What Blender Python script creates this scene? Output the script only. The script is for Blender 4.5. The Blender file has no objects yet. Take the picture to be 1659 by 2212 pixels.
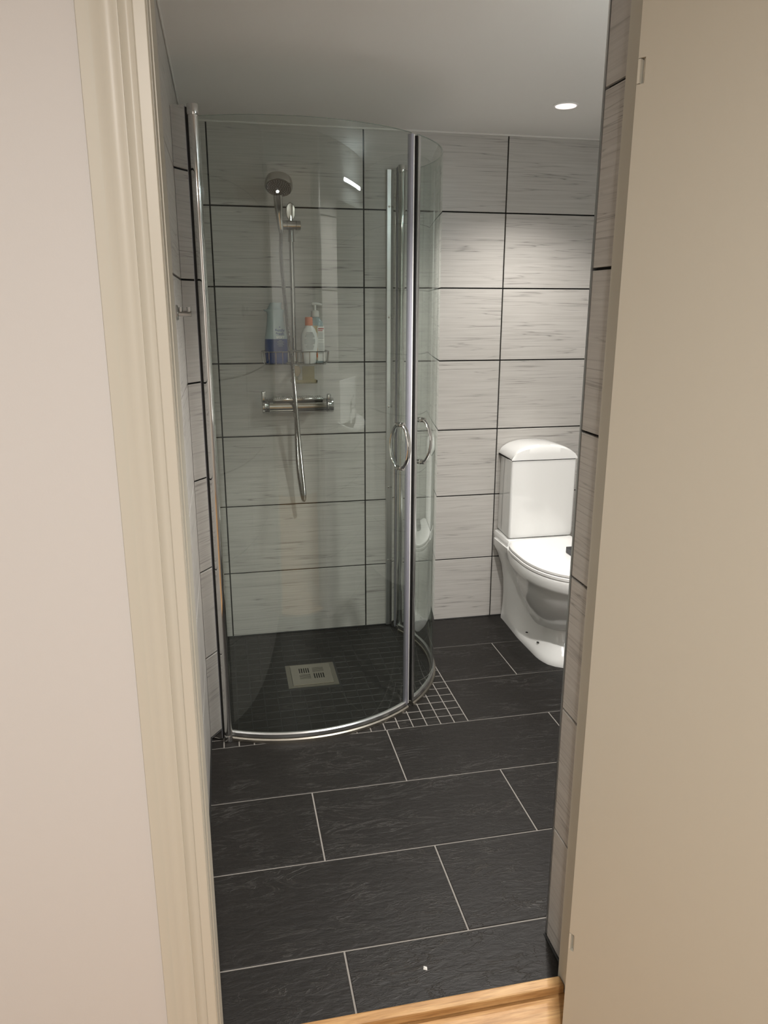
import bpy, bmesh, math, random
from mathutils import Vector, Matrix
random.seed(4)
SC = bpy.context.scene
PI = math.pi

# ------------------------------------------------------------------ camera
cam_d = bpy.data.cameras.new('camera'); cam = bpy.data.objects.new('camera', cam_d)
SC.collection.objects.link(cam)
yaw, pitch, roll, FPX = .2067, -.2636, .0014, 1643.95
fwd = Vector((math.sin(yaw)*math.cos(pitch), math.cos(yaw)*math.cos(pitch), math.sin(pitch)))
rgt = Vector((math.cos(yaw), -math.sin(yaw), 0)); up = rgt.cross(fwd)
r2 = math.cos(roll)*rgt + math.sin(roll)*up; u2 = -math.sin(roll)*rgt + math.cos(roll)*up
m3 = Matrix((r2, u2, -fwd)).transposed()
cam.matrix_world = Matrix.Translation((-.5861, -3.1985, 1.4198)) @ m3.to_4x4()
cam_d.sensor_fit = 'VERTICAL'; cam_d.sensor_height = 36; cam_d.lens = FPX/2212*36
cam_d.clip_start = .02
SC.camera = cam

# ------------------------------------------------------------------ world, light, exposure
W = bpy.data.worlds.new('world'); SC.world = W; W.use_nodes = True
W.node_tree.nodes['Background'].inputs[0].default_value = (.05, .048, .045, 1)
W.node_tree.nodes['Background'].inputs[1].default_value = .3
SC.view_settings.view_transform = 'Standard'; SC.view_settings.look = 'None'
SC.view_settings.gamma = 1; SC.view_settings.use_curve_mapping = False
SC.view_settings.exposure = 0.0

def lamp(name, kind, loc, energy, color, **k):
    d = bpy.data.lights.new(name, kind); d.energy = energy; d.color = color
    for a, v in k.items():
        if a != 'rot': setattr(d, a, v)
    o = bpy.data.objects.new(name, d); o.location = loc
    if 'rot' in k: o.rotation_euler = k['rot']
    SC.collection.objects.link(o); return o
WARM = (1, .955, .90); NEUT = (1, .95, .90); COOL = (.86, .97, 1)
HALL_E, SPOT_E, BAR_S = 41.0, 52.0, 72.0
lamp('hall_light', 'AREA', (-.63, -3.78, 2.118), HALL_E, WARM, shape='DISK', size=.10)
lamp('toilet_spot_light', 'SPOT', (.622, -.487, 2.078), SPOT_E, NEUT, spot_size=math.radians(122), spot_blend=.7, shadow_soft_size=.03)
lamp('basin_spot_light', 'SPOT', (.21, -1.47, 2.078), SPOT_E*2.7, NEUT, spot_size=math.radians(124), spot_blend=.75, shadow_soft_size=.03)

# ------------------------------------------------------------------ materials
def nt(name):
    m = bpy.data.materials.new(name); m.use_nodes = True
    n = m.node_tree; b = n.nodes['Principled BSDF']; return m, n, b
def simple(name, col, rough=.5, metal=0, **k):
    m, n, b = nt(name)
    b.inputs['Base Color'].default_value = (*col, 1); b.inputs['Roughness'].default_value = rough
    b.inputs['Metallic'].default_value = metal
    for a, v in k.items(): b.inputs[a.replace('_', ' ')].default_value = v
    return m
def N(n, t, **k):
    x = n.nodes.new(t)
    for a, v in k.items(): setattr(x, a, v)
    return x
def noise(n, vec, scale, detail=4, rough=.5, dist=0):
    x = N(n, 'ShaderNodeTexNoise'); x.inputs['Scale'].default_value = scale
    x.inputs['Detail'].default_value = detail; x.inputs['Roughness'].default_value = rough
    x.inputs['Distortion'].default_value = dist
    if vec: n.links.new(vec, x.inputs['Vector'])
    return x.outputs['Fac']
def mathn(n, op, a, b=None, c=None):
    x = N(n, 'ShaderNodeMath', operation=op)
    for i, v in enumerate((a, b, c)):
        if v is None: continue
        if isinstance(v, (int, float)): x.inputs[i].default_value = v
        else: n.links.new(v, x.inputs[i])
    return x.outputs[0]
def ramp(n, fac, stops):
    x = N(n, 'ShaderNodeValToRGB'); n.links.new(fac, x.inputs[0]); cr = x.color_ramp
    while len(cr.elements) < len(stops): cr.elements.new(.5)
    for e, (p, c) in zip(cr.elements, stops): e.position = p; e.color = (*c, 1) if len(c) == 3 else c
    return x.outputs[0]
def coords(n, scale, rand=True, src='Object'):
    tc = N(n, 'ShaderNodeTexCoord'); v = tc.outputs[src]
    if rand:
        oi = N(n, 'ShaderNodeObjectInfo'); mu = N(n, 'ShaderNodeVectorMath', operation='MULTIPLY_ADD')
        co = N(n, 'ShaderNodeCombineXYZ')
        for i in range(3): n.links.new(oi.outputs['Random'], co.inputs[i])
        n.links.new(co.outputs[0], mu.inputs[0]); mu.inputs[1].default_value = (17.3, 29.1, 11.7)
        n.links.new(v, mu.inputs[2]); v = mu.outputs[0]
    mp = N(n, 'ShaderNodeMapping'); n.links.new(v, mp.inputs[0]); mp.inputs['Scale'].default_value = scale
    return mp.outputs[0]
def bump(n, b, h, strength, dist):
    x = N(n, 'ShaderNodeBump'); x.inputs['Strength'].default_value = strength
    x.inputs['Distance'].default_value = dist; n.links.new(h, x.inputs['Height'])
    n.links.new(x.outputs[0], b.inputs['Normal'])

def mat_wall_tile():
    m, n, b = nt('striped_wall_tile')
    v = coords(n, (1.0, 34, 1)); f1 = noise(n, v, 1.6, 2.5, .5, .12)
    d = mathn(n, 'ABSOLUTE', mathn(n, 'SUBTRACT', f1, .5))
    line = ramp(n, d, [(0, (1, 1, 1)), (.014, (.2, .2, .2)), (.035, (0, 0, 0))])
    v3 = coords(n, (2.2, 7, 1)); mask = ramp(n, noise(n, v3, 1.6, 2), [(.40, (.1, .1, .1)), (.62, (1, 1, 1))])
    lm = mathn(n, 'MULTIPLY', line, mask)
    v2 = coords(n, (3, 120, 1)); f2 = noise(n, v2, 1.2, 3, .6)
    base = ramp(n, f2, [(.25, (.455, .437, .410)), (.75, (.565, .547, .518))])
    mx = N(n, 'ShaderNodeMixRGB'); n.links.new(lm, mx.inputs[0]); n.links.new(base, mx.inputs[1])
    mx.inputs[2].default_value = (.27, .255, .24, 1); n.links.new(mx.outputs[0], b.inputs['Base Color'])
    b.inputs['Roughness'].default_value = .34
    bump(n, b, f2, .08, .001); return m
def mat_floor_tile(name, relief):
    m, n, b = nt(name)
    v = coords(n, (1, 3.2, 1)); f1 = noise(n, v, 5.5, 5, .62, 1.2)
    rid = mathn(n, 'ABSOLUTE', mathn(n, 'SUBTRACT', f1, .5))
    step = ramp(n, rid, [(0, (1, 1, 1)), (.010, (.25, .25, .25)), (.03, (0, 0, 0))])
    v3 = coords(n, (1.5, 3, 1)); msk = ramp(n, noise(n, v3, 3, 2), [(.42, (0, 0, 0)), (.68, (1, 1, 1))])
    step = mathn(n, 'MULTIPLY', step, msk)
    v2 = coords(n, (1, 2.6, 1)); f2 = noise(n, v2, 26, 6, .65, .6)
    h = mathn(n, 'ADD', mathn(n, 'MULTIPLY', step, .42), mathn(n, 'MULTIPLY', f2, .5))
    h = mathn(n, 'ADD', h, mathn(n, 'MULTIPLY', f1, .15))
    c = ramp(n, f2, [(.3, (.0075, .0064, .0055)), (.7, (.0125, .0106, .0092))])
    mx = N(n, 'ShaderNodeMixRGB'); n.links.new(mathn(n, 'MULTIPLY', step, .55), mx.inputs[0]); n.links.new(c, mx.inputs[1])
    mx.inputs[2].default_value = (.075, .069, .062, 1)
    n.links.new(mx.outputs[0], b.inputs['Base Color']); b.inputs['Roughness'].default_value = .45; b.inputs['Specular IOR Level'].default_value = .35
    bump(n, b, h, relief, .006); return m
def mat_oak(name='oak_wood'):
    m, n, b = nt(name)
    v = coords(n, (2.2, 26, 26)); f = noise(n, v, 2.4, 6, .6, .7)
    v2 = coords(n, (4, 60, 60)); f2 = noise(n, v2, 4, 3)
    c = ramp(n, f, [(.3, (.34, .175, .06)), (.5, (.50, .285, .115)), (.72, (.64, .41, .19))])
    mx = N(n, 'ShaderNodeMixRGB', blend_type='MULTIPLY'); mx.inputs[0].default_value = .5
    n.links.new(c, mx.inputs[1]); n.links.new(ramp(n, f2, [(.35, (.6, .55, .5)), (.5, (1, 1, 1))]), mx.inputs[2])
    n.links.new(mx.outputs[0], b.inputs['Base Color']); b.inputs['Roughness'].default_value = .38
    bump(n, b, f, .15, .002); return m
def mat_paint(name, col, rough=.55, sc=220, st=.05):
    m, n, b = nt(name); b.inputs['Base Color'].default_value = (*col, 1); b.inputs['Roughness'].default_value = rough
    v = coords(n, (1, 1, 1), False); bump(n, b, noise(n, v, sc, 2), st, .001); return m
def mat_glass():
    m = bpy.data.materials.new('shower_glass'); m.use_nodes = True; n = m.node_tree; n.nodes.clear()
    out = N(n, 'ShaderNodeOutputMaterial'); tr = N(n, 'ShaderNodeBsdfTransparent'); gl = N(n, 'ShaderNodeBsdfGlossy')
    tr.inputs[0].default_value = (.915, .94, .927, 1); gl.inputs['Roughness'].default_value = .004
    gl.inputs[0].default_value = (.95, 1, .98, 1)
    fr = N(n, 'ShaderNodeFresnel'); fr.inputs[0].default_value = 1.5
    geo = N(n, 'ShaderNodeNewGeometry')
    k = mathn(n, 'MULTIPLY', mathn(n, 'MULTIPLY', fr.outputs[0], 1.7), mathn(n, 'SUBTRACT', 1, geo.outputs['Backfacing']))
    k = mathn(n, 'MINIMUM', k, .9)
    mx = N(n, 'ShaderNodeMixShader'); n.links.new(k, mx.inputs[0]); n.links.new(tr.outputs[0], mx.inputs[1])
    n.links.new(gl.outputs[0], mx.inputs[2]); n.links.new(mx.outputs[0], out.inputs[0]); return m
def emit(name, col, s):
    m = bpy.data.materials.new(name); m.use_nodes = True; n = m.node_tree; n.nodes.clear()
    out = N(n, 'ShaderNodeOutputMaterial'); e = N(n, 'ShaderNodeEmission'); e.inputs[0].default_value = (*col, 1)
    e.inputs[1].default_value = s; n.links.new(e.outputs[0], out.inputs[0]); return m

M = dict(
    tile=mat_wall_tile(), slate=mat_floor_tile('slate_floor_tile', .55), mosaic=mat_floor_tile('slate_mosaic', .2),
    grout_dark=simple('dark_grout', (.003, .0026, .0024), .9), grout_grey=mat_paint('grey_grout', (.24, .225, .205), .8, 400, .2),
    oak=mat_oak(), ceiling=mat_paint('white_ceiling_paint', (.84, .835, .815), .7, 300, .03),
    hall=mat_paint('white_hall_paint', (.655, .645, .635), .6, 500, .06), cream=mat_paint('cream_gloss_paint', (.60, .58, .505), .38, 160, .04),
    leaf=mat_paint('cream_door_paint', (.545, .52, .445), .42, 600, .05),
    chrome=simple('chrome', (.68, .68, .67), .06, 1), hose=simple('dull_chrome', (.36, .355, .34), .16, 1), fit=simple('fitting_chrome', (.47, .467, .455), .07, 1), polished=simple('polished_aluminium', (.80, .80, .79), .035, 1),
    alu=simple('satin_aluminium', (.72, .73, .73), .28, 1), steel=simple('brushed_steel', (.46, .43, .375), .36, 1),
    black=simple('black_rubber', (.012, .012, .012), .5), dark=simple('dark_void', (.004, .004, .004), .9),
    porcelain=simple('white_porcelain', (.85, .855, .84), .1, Coat_Weight=.4), seat=simple('white_seat_plastic', (.87, .865, .85), .22),
    glass=mat_glass(), glassedge=simple('green_glass_edge', (.20, .28, .25), .2),
    seal=simple('clear_plastic_seal', (.50, .50, .56), .25, Transmission_Weight=.35), lilac=simple('lilac_grey_plastic', (.40, .40, .47), .3, .3), whitep=simple('white_plastic', (.80, .80, .78), .35),
    lotion=simple('white_bottle_plastic', (.78, .79, .78), .3), salmon=simple('salmon_cap_plastic', (.72, .28, .18), .4),
    print_grey=simple('grey_print', (.42, .43, .43), .6), print_red=simple('red_print', (.45, .06, .05), .6), navy=simple('navy_print', (.02, .045, .18), .5),
    blue=simple('blue_liquid', (.005, .035, .17), .2), amber=simple('pale_amber_liquid', (.60, .50, .34), .3),
    milky=simple('milky_clear_plastic', (.50, .60, .62), .2, Transmission_Weight=.25), orange=simple('orange_print', (.60, .13, .03), .5),
    silicone=simple('white_silicone', (.72, .71, .68), .5), mirror=simple('mirror_glass', (.9, .92, .92), .01, 1),
    hole=simple('spray_face_dark', (.035, .033, .03), .4), soap=simple('yellowish_clear_plastic', (.74, .68, .50), .12, Transmission_Weight=.85),
    blackplastic=simple('black_plastic', (.012, .012, .013), .35),
    bar=emit('light_bar_glow', (.88, .98, 1), BAR_S), bulb=emit('downlight_glow', (1, .90, .86), 1.15), gum=simple('white_chip', (.8, .8, .76), .6),
)

# ------------------------------------------------------------------ object helpers
def link(o): SC.collection.objects.link(o); return o
def place(o, parent):
    if parent is not None:
        o.parent = parent; o.matrix_parent_inverse = parent.matrix_world.inverted()
    return o
def mesh(name, verts, faces, mat, parent=None, smooth=False, label=None):
    me = bpy.data.meshes.new(name); me.from_pydata([tuple(v) for v in verts], [], faces)
    for mm in (mat if isinstance(mat, (list, tuple)) else [mat]): me.materials.append(mm)
    bm = bmesh.new(); bm.from_mesh(me); bmesh.ops.recalc_face_normals(bm, faces=bm.faces); bm.to_mesh(me); bm.free()
    if smooth:
        me.polygons.foreach_set('use_smooth', [True]*len(me.polygons))
        me.set_sharp_from_angle(angle=math.radians(38))
    o = link(bpy.data.objects.new(name, me)); place(o, parent)
    if label: o['label'] = label
    return o
def thing(name, loc, label, cat, group=None):
    o = link(bpy.data.objects.new(name, None)); o.empty_display_size = .05
    o.matrix_world = Matrix.Translation(loc); o.location = loc
    o['label'] = label; o['category'] = cat
    if group: o['group'] = group
    return o
def tag(o, label, cat, group=None):
    o['label'] = label; o['category'] = cat
    if group: o['group'] = group
    return o
def struct(o): o['kind'] = 'structure'; return o
class B:
    """collects simple solids into one mesh"""
    def __init__(s): s.v = []; s.f = []
    def add(s, v, f):
        k = len(s.v); s.v += [Vector(p) for p in v]; s.f += [tuple(i+k for i in q) for q in f]; return s
    def box(s, a, b, mtx=None, ch=0):
        x0, y0, z0 = a; x1, y1, z1 = b
        bm = bmesh.new(); bmesh.ops.create_cube(bm, size=1)
        for w in bm.verts: w.co = Vector(((x0+x1)/2+w.co.x*(x1-x0), (y0+y1)/2+w.co.y*(y1-y0), (z0+z1)/2+w.co.z*(z1-z0)))
        if ch: bmesh.ops.bevel(bm, geom=bm.edges[:], offset=ch, segments=2, affect='EDGES', profile=.5)
        if mtx is not None: bmesh.ops.transform(bm, matrix=mtx, verts=bm.verts)
        bm.verts.index_update(); s.add([w.co.copy() for w in bm.verts], [tuple(w.index for w in q.verts) for q in bm.faces]); bm.free(); return s
    def tube(s, pts, r, n=12, closed=False, cap=True):
        pts = [Vector(p) for p in pts]; L = len(pts); rs = r if isinstance(r, (list, tuple)) else [r]*L
        ring = []; t0 = None; nn = None
        for i, p in enumerate(pts):
            if closed: t = pts[(i+1) % L]-pts[i-1]
            else: t = pts[min(i+1, L-1)]-pts[max(i-1, 0)]
            t.normalize()
            if nn is None:
                a = Vector((0, 0, 1)) if abs(t.z) < .9 else Vector((1, 0, 0)); nn = (a-t*a.dot(t)).normalized()
            else: nn = (nn-t*nn.dot(t)).normalized()
            bb = t.cross(nn); ring.append([p+rs[i]*(math.cos(2*PI*j/n)*nn+math.sin(2*PI*j/n)*bb) for j in range(n)])
        v = [q for rr in ring for q in rr]; f = []
        for i in range(L if closed else L-1):
            a = i*n; c = ((i+1) % L)*n
            for j in range(n): f.append((a+j, a+(j+1) % n, c+(j+1) % n, c+j))
        if cap and not closed: f.append(tuple(range(n))[::-1]); f.append(tuple(range((L-1)*n, L*n)))
        return s.add(v, f)
    def lathe(s, prof, n=32, mtx=None, sx=1, sy=1):
        """prof: list of (r, z)"""
        v = []; f = []
        for r, z in prof:
            for j in range(n): v.append(Vector((r*sx*math.cos(2*PI*j/n), r*sy*math.sin(2*PI*j/n), z)))
        for i in range(len(prof)-1):
            for j in range(n): f.append((i*n+j, i*n+(j+1) % n, (i+1)*n+(j+1) % n, (i+1)*n+j))
        f.append(tuple(range(n))[::-1]); f.append(tuple(range((len(prof)-1)*n, len(prof)*n)))
        if mtx is not None: v = [mtx @ p for p in v]
        return s.add(v, f)
    def loft(s, loops, cap=True):
        n = len(loops[0]); v = [p for l in loops for p in l]; f = []
        for i in range(len(loops)-1):
            for j in range(n): f.append((i*n+j, i*n+(j+1) % n, (i+1)*n+(j+1) % n, (i+1)*n+j))
        if cap: f.append(tuple(range(n))[::-1]); f.append(tuple(range((len(loops)-1)*n, len(loops)*n)))
        return s.add(v, f)
    def out(s, name, mat, parent=None, smooth=False, label=None): return mesh(name, s.v, s.f, mat, parent, smooth, label)
T = Matrix.Translation
def R(a, ax): return Matrix.Rotation(a, 4, ax)
def along(p, q):
    """matrix taking +z onto p->q, origin p"""
    p, q = Vector(p), Vector(q); return T(p) @ (q-p).to_track_quat('Z', 'Y').to_matrix().to_4x4()

# ------------------------------------------------------------------ tiled surfaces
_tm = {}
def tile_mesh(w, h, t, ch, mat):
    key = (round(w, 4), round(h, 4), t, mat.name)
    if key in _tm: return _tm[key]
    v = []
    for z, i in ((0, 0), (t-ch, 0), (t, ch)):
        for sx, sy in ((-1, -1), (1, -1), (1, 1), (-1, 1)): v.append((sx*(w/2-i), sy*(h/2-i), z))
    f = [(3, 2, 1, 0), (8, 9, 10, 11)]
    for k in (0, 4):
        for j in range(4): f.append((k+j, k+(j+1) % 4, k+4+(j+1) % 4, k+4+j))
    me = bpy.data.meshes.new('tile'); me.from_pydata(v, [], f); me.materials.append(mat); me.update(); _tm[key] = me; return me
def lay(parent, origin, U, V, cells, mat, t=.008, gap=.0054, ch=.0008, name='tile', jit=0):
    """cells: (u0,u1,v0,v1) in metres along unit axes U, V from origin; tiles stand proud along U x V"""
    U, V = Vector(U), Vector(V); Nn = U.cross(V); O = Vector(origin)
    for (u0, u1, v0, v1) in cells:
        w, h = abs(u1-u0)-gap, abs(v1-v0)-gap
        if w <= .004 or h <= .004: continue
        o = link(bpy.data.objects.new(name, tile_mesh(w, h, t, ch, mat)))
        c = O+U*(u0+u1)/2+V*(v0+v1)/2+Nn*(random.uniform(-jit, 0))
        mw = Matrix((U, V, Nn)).transposed().to_4x4(); mw.translation = c
        o.parent = parent; o.matrix_world = mw
CEIL = 2.0928
def rows(z0, p): 
    r = [0]+[z0+p*k for k in range(6)]+[CEIL]; return list(zip(r[:-1], r[1:]))
RB = rows(.295, .3); RR = rows(.2945, .2979)
def cells(cols, rws): return [(a, b, c, d) for a, b in zip(cols[:-1], cols[1:]) for c, d in rws]
XL, XR, YF = -.69, 1.28, -1.842
TK = .008
wb = struct(B().box((XL-.1, TK-.001, -.1), (XR+.1, .12, CEIL+.05)).out('wall_back', M['grout_dark']))
lay(wb, (0, TK, 0), (1, 0, 0), (0, 0, 1), cells([XL, -.6, 0, .6, 1.2, XR], RB), M['tile'])
wl = struct(B().box((XL-.12, -1.955, -.1), (XL-TK+.001, .0, CEIL+.05)).out('wall_left', M['grout_dark']))
lay(wl, (XL-TK, 0, 0), (0, 1, 0), (0, 0, 1), cells([-1.955, -1.8, -1.2, -.6, 0], RB), M['tile'])
wr = struct(B().box((XR+TK-.001, YF-.2, -.1), (XR+.12, .0, CEIL+.05)).out('wall_right', M['grout_dark']))
lay(wr, (XR+TK, 0, 0), (0, -1, 0), (0, 0, 1), cells([0, .6, 1.2, 1.842], RB), M['tile'])
# wall holding the door: tiled inside and on the reveal, painted to the hall
XP = .087
wf = struct(B().box((XP+TK-.001, -2.105, -.1), (XR+.1, YF-TK+.001, CEIL+.05)).out('wall_front', M['grout_dark']))
lay(wf, (0, YF-TK, 0), (-1, 0, 0), (0, 0, 1), cells([-XR, -.68, -XP], RR), M['tile'])
lay(wf, (XP+TK, 0, 0), (0, -1, 0), (0, 0, 1), cells([-YF+.004, 1.956], RR), M['tile'])
B().box((XP-.001, YF-.004, 0), (XP+.009, YF+.001, CEIL)).out('corner_trim', M['alu'], wf, label='pale metal edging strip')
B().box((XP-.02, -1.955, 1.992), (XP+.003, YF, CEIL+.05)).box((XL-.1, -2.105, 1.992), (XP+.02, -1.955, CEIL+.05)).out('lintel', M['ceiling'], wf)
# ceiling
ce = struct(B().box((XL-.05, -1.96, CEIL), (XR+.05, .05, CEIL+.08)).out('ceiling', M['ceiling']))
struct(B().tube([(XL, -.003, CEIL-.002), (XR, -.003, CEIL-.002)], .0045, 8).out('trim_1', M['silicone']))
struct(B().tube([(XL+.003, 0, CEIL-.002), (XL+.003, -1.95, CEIL-.002)], .0035, 8).out('trim_2', M['silicone']))
struct(B().tube([(XL, -.002, .0), (XR, -.002, .0)], .004, 6).tube([(XL+.002, 0, .0), (XL+.002, -1.95, .0)], .003, 6).tube([(XP-.002, YF, 0), (XP-.002, -1.955, 0)], .004, 6).out('trim_3', M['black']))

# floor
fl = struct(B().box((XL-.05, -1.97, -.09), (XR+.05, .05, -.002)).out('floor', M['grout_grey']))
ry = [-.2943-.3*k for k in range(6)]
def frow(y1, y0, xs): return [(a, b, y0, y1) for a, b in zip(xs[:-1], xs[1:])]
FC = []
MX = .204
FC += frow(0, ry[0], [MX, .804, XR]); FC += frow(ry[0], ry[1], [MX, .505, 1.105, XR]); FC += frow(ry[1], ry[2], [MX, .804, XR])
FC += frow(ry[2], ry[3], [XL, -.092, .508, 1.108, XR]); FC += frow(ry[3], ry[4], [XL, -.387, .213, .813, XR])
FC += frow(ry[4], ry[5], [XL, -.086, .514, 1.114, XR]); FC += frow(ry[5], -1.968, [XL, -.383, .217])
FC = [(a, (min(b, .217) if d < ry[4]-.29 and a < .217 else b), c, d) for a, b, c, d in FC]
lay(fl, (0, 0, -.008), (1, 0, 0), (0, 1, 0), FC, M['slate'], t=.008, gap=.0045, ch=.001)
MC = []
for i in range(18):
    for j in range(18):
        x0 = MX-.05*(i+1); y0 = ry[2]+.05*j
        x0c = max(x0, XL); y1 = min(y0+.05, 0)
        if j == 17: y1 = 0
        if 8 <= i < 12 and 7 <= j < 11: continue
        MC.append((x0c, x0+.05, y0, y1))
lay(fl, (0, 0, -.008), (1, 0, 0), (0, 1, 0), MC, M['mosaic'], t=.0075, gap=.0038, ch=.0008, name='mosaic_tile', jit=.0006)

# hall side: sill, threshold, floor planks
HZ = -.062
hf = struct(B().box((-1.95, -4.6, HZ-.06), (1.4, -2.085, HZ-.012)).out('floor_hall', M['grout_dark']))
pl = []
for k, y in enumerate([-2.085-.14*i for i in range(18)]):
    xs = [-1.95]+[-1.95+((k*.47) % 1.2)+1.2*i+.2 for i in range(3) if -1.95+((k*.47) % 1.2)+1.2*i+.2 < 1.3]+[1.4]
    pl += [(a, b, y-.14, y) for a, b in zip(xs[:-1], xs[1:])]
lay(hf, (0, 0, HZ-.012), (1, 0, 0), (0, 1, 0), pl, M['oak'], t=.012, gap=.0006, ch=.0012, name='plank')
sill = struct(B().box((-.655, -2.085, -.062), (.07, -1.968, -.0095), ch=.002).out('trim_4', M['oak']))
JL, JR = -.652, .066
tag(B().box((JL+.001, -1.993, -.0095), (JR-.001, -1.966, .0125), ch=.004).out('threshold', M['oak']),
    'narrow raised oak threshold strip between dark bathroom tiles and wooden sill', 'threshold')

# hall walls
def hallbox(name, a, b): return struct(B().box(a, b).out(name, M['hall']))
hallbox('wall_hall_left', (-2.0, -2.115, HZ-.05), (-.70, -1.955, 2.16))
hallbox('wall_hall_right', (.125, -2.115, HZ-.05), (1.5, -2.105, 2.16))
hallbox('wall_hall_top', (-.70, -2.115, 2.06), (.125, -2.105, 2.16))
hallbox('wall_hall_side_left', (-2.1, -4.7, HZ-.05), (-1.95, -2.0, 2.16))
hallbox('wall_hall_side_right', (1.4, -4.7, HZ-.05), (1.5, -2.1, 2.16))
hallbox('wall_hall_back', (-2.1, -4.7, HZ-.05), (1.5, -4.6, 2.16))
struct(B().box((-2.1, -4.7, 2.14), (1.5, -2.106, 2.3)).out('ceiling_hall', M['ceiling']))

# door frame (casing profile extruded in z)
df = struct(link(bpy.data.objects.new('door_1', None)))
def extr(prof, z0, z1, name, mat, parent, smooth=True):
    n = len(prof); v = [(x, y, z0) for x, y in prof]+[(x, y, z1) for x, y in prof]
    f = [(i, (i+1) % n, n+(i+1) % n, n+i) for i in range(n)]+[tuple(range(n))[::-1], tuple(range(n, 2*n))]
    return mesh(name, v, f, mat, parent, smooth)
Y0 = -2.130
def arc(x0, y0, x1, y1, bulge, n=6):
    r = []
    for i in range(n+1):
        t = i/n; r.append((x0+(x1-x0)*t, y0+(y1-y0)*t+bulge*math.sin(PI*t)))
    return r
cas = [(JL-.0005, Y0+.002), (JL-.002, Y0), (-.6675, Y0), (-.669, Y0+.0015)] + arc(-.6695, Y0+.004, -.685, Y0+.0005, .004) + \
      [(-.686, Y0+.0025)] + arc(-.687, Y0+.0025, -.712, Y0+.003, -.0035) + [(-.7185, Y0+.0035), (-.7190, Y0+.008), (-.7345, Y0+.0085), (-.7355, Y0+.0105), (-.7355, -2.1148), (JL-.0005, -2.1148)]
extr(cas, -.062, 2.07, 'casing', M['cream'], df)
extr([(JL, -1.957), (JL, -2.116), (XL-.012, -2.116), (XL-.012, -1.957)], -.062, 2.0, 'jamb', M['cream'], df)
extr([(JL+.0012, -2.070), (JL+.0012, -2.0725), (JL-.001, -2.0725), (JL-.001, -2.070)], -.06, 2.0, 'joint_line', M['cream'], df)
extr([(JR, -1.957), (JR+.062, -1.957), (JR+.062, -2.09), (JR+.012, -2.09), (JR, -2.085)], -.062, 2.0, 'jamb', M['cream'], df)
B().box((JL-.03, -2.116, 1.985), (JR+.05, -1.957, 2.03)).out('head_jamb', M['cream'], df)
# open door leaf
A = math.radians(28)
dl = thing('door_leaf', (.018, -2.082, -.05), 'cream painted door leaf standing open on the right of the doorway', 'door')
ux = Vector((math.sin(A), -math.cos(A), 0)); nx = Vector((math.cos(A), math.sin(A), 0))
mw = Matrix((ux, nx, Vector((0, 0, 1)))).transposed().to_4x4(); mw.translation = (.018, -2.082, 0)
def leafbox(a, b, name, mat, ch=0, label=None): return B().box(a, b, mtx=mw, ch=ch).out(name, mat, dl, label=label)
zh = [(.207, .245), (1.728, 1.762)]
# leaf built in vertical bands so the hinge notches are real
z = -.05
for (a, b) in zh+[(1.985, 1.985)]:
    leafbox((0, 0, z), (.012, .04, a), 'leaf_edge', M['leaf']); z = b
    if b < 1.98:
        leafbox((.006, 0.006, a), (.012, .04, b), 'leaf_edge', M['leaf'])
        leafbox((.0005, -.0008, a+.0012), (.0045, .03, b-.0012), 'hinge', M['cream'], label='cream painted hinge tab in the leaf edge')
leafbox((.012, 0, -.05), (.80, .04, 1.985), 'leaf_panel', M['leaf'])
h = leafbox((.70, -.004, .93), (.745, 0, 1.09), 'handle_plate', M['chrome'])
B().tube([mw @ Vector((.722, -.0, 1.02)), mw @ Vector((.722, -.05, 1.02)), mw @ Vector((.71, -.055, 1.02)), mw @ Vector((.60, -.055, 1.02))], .009).out('handle', M['chrome'], dl, True)

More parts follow.
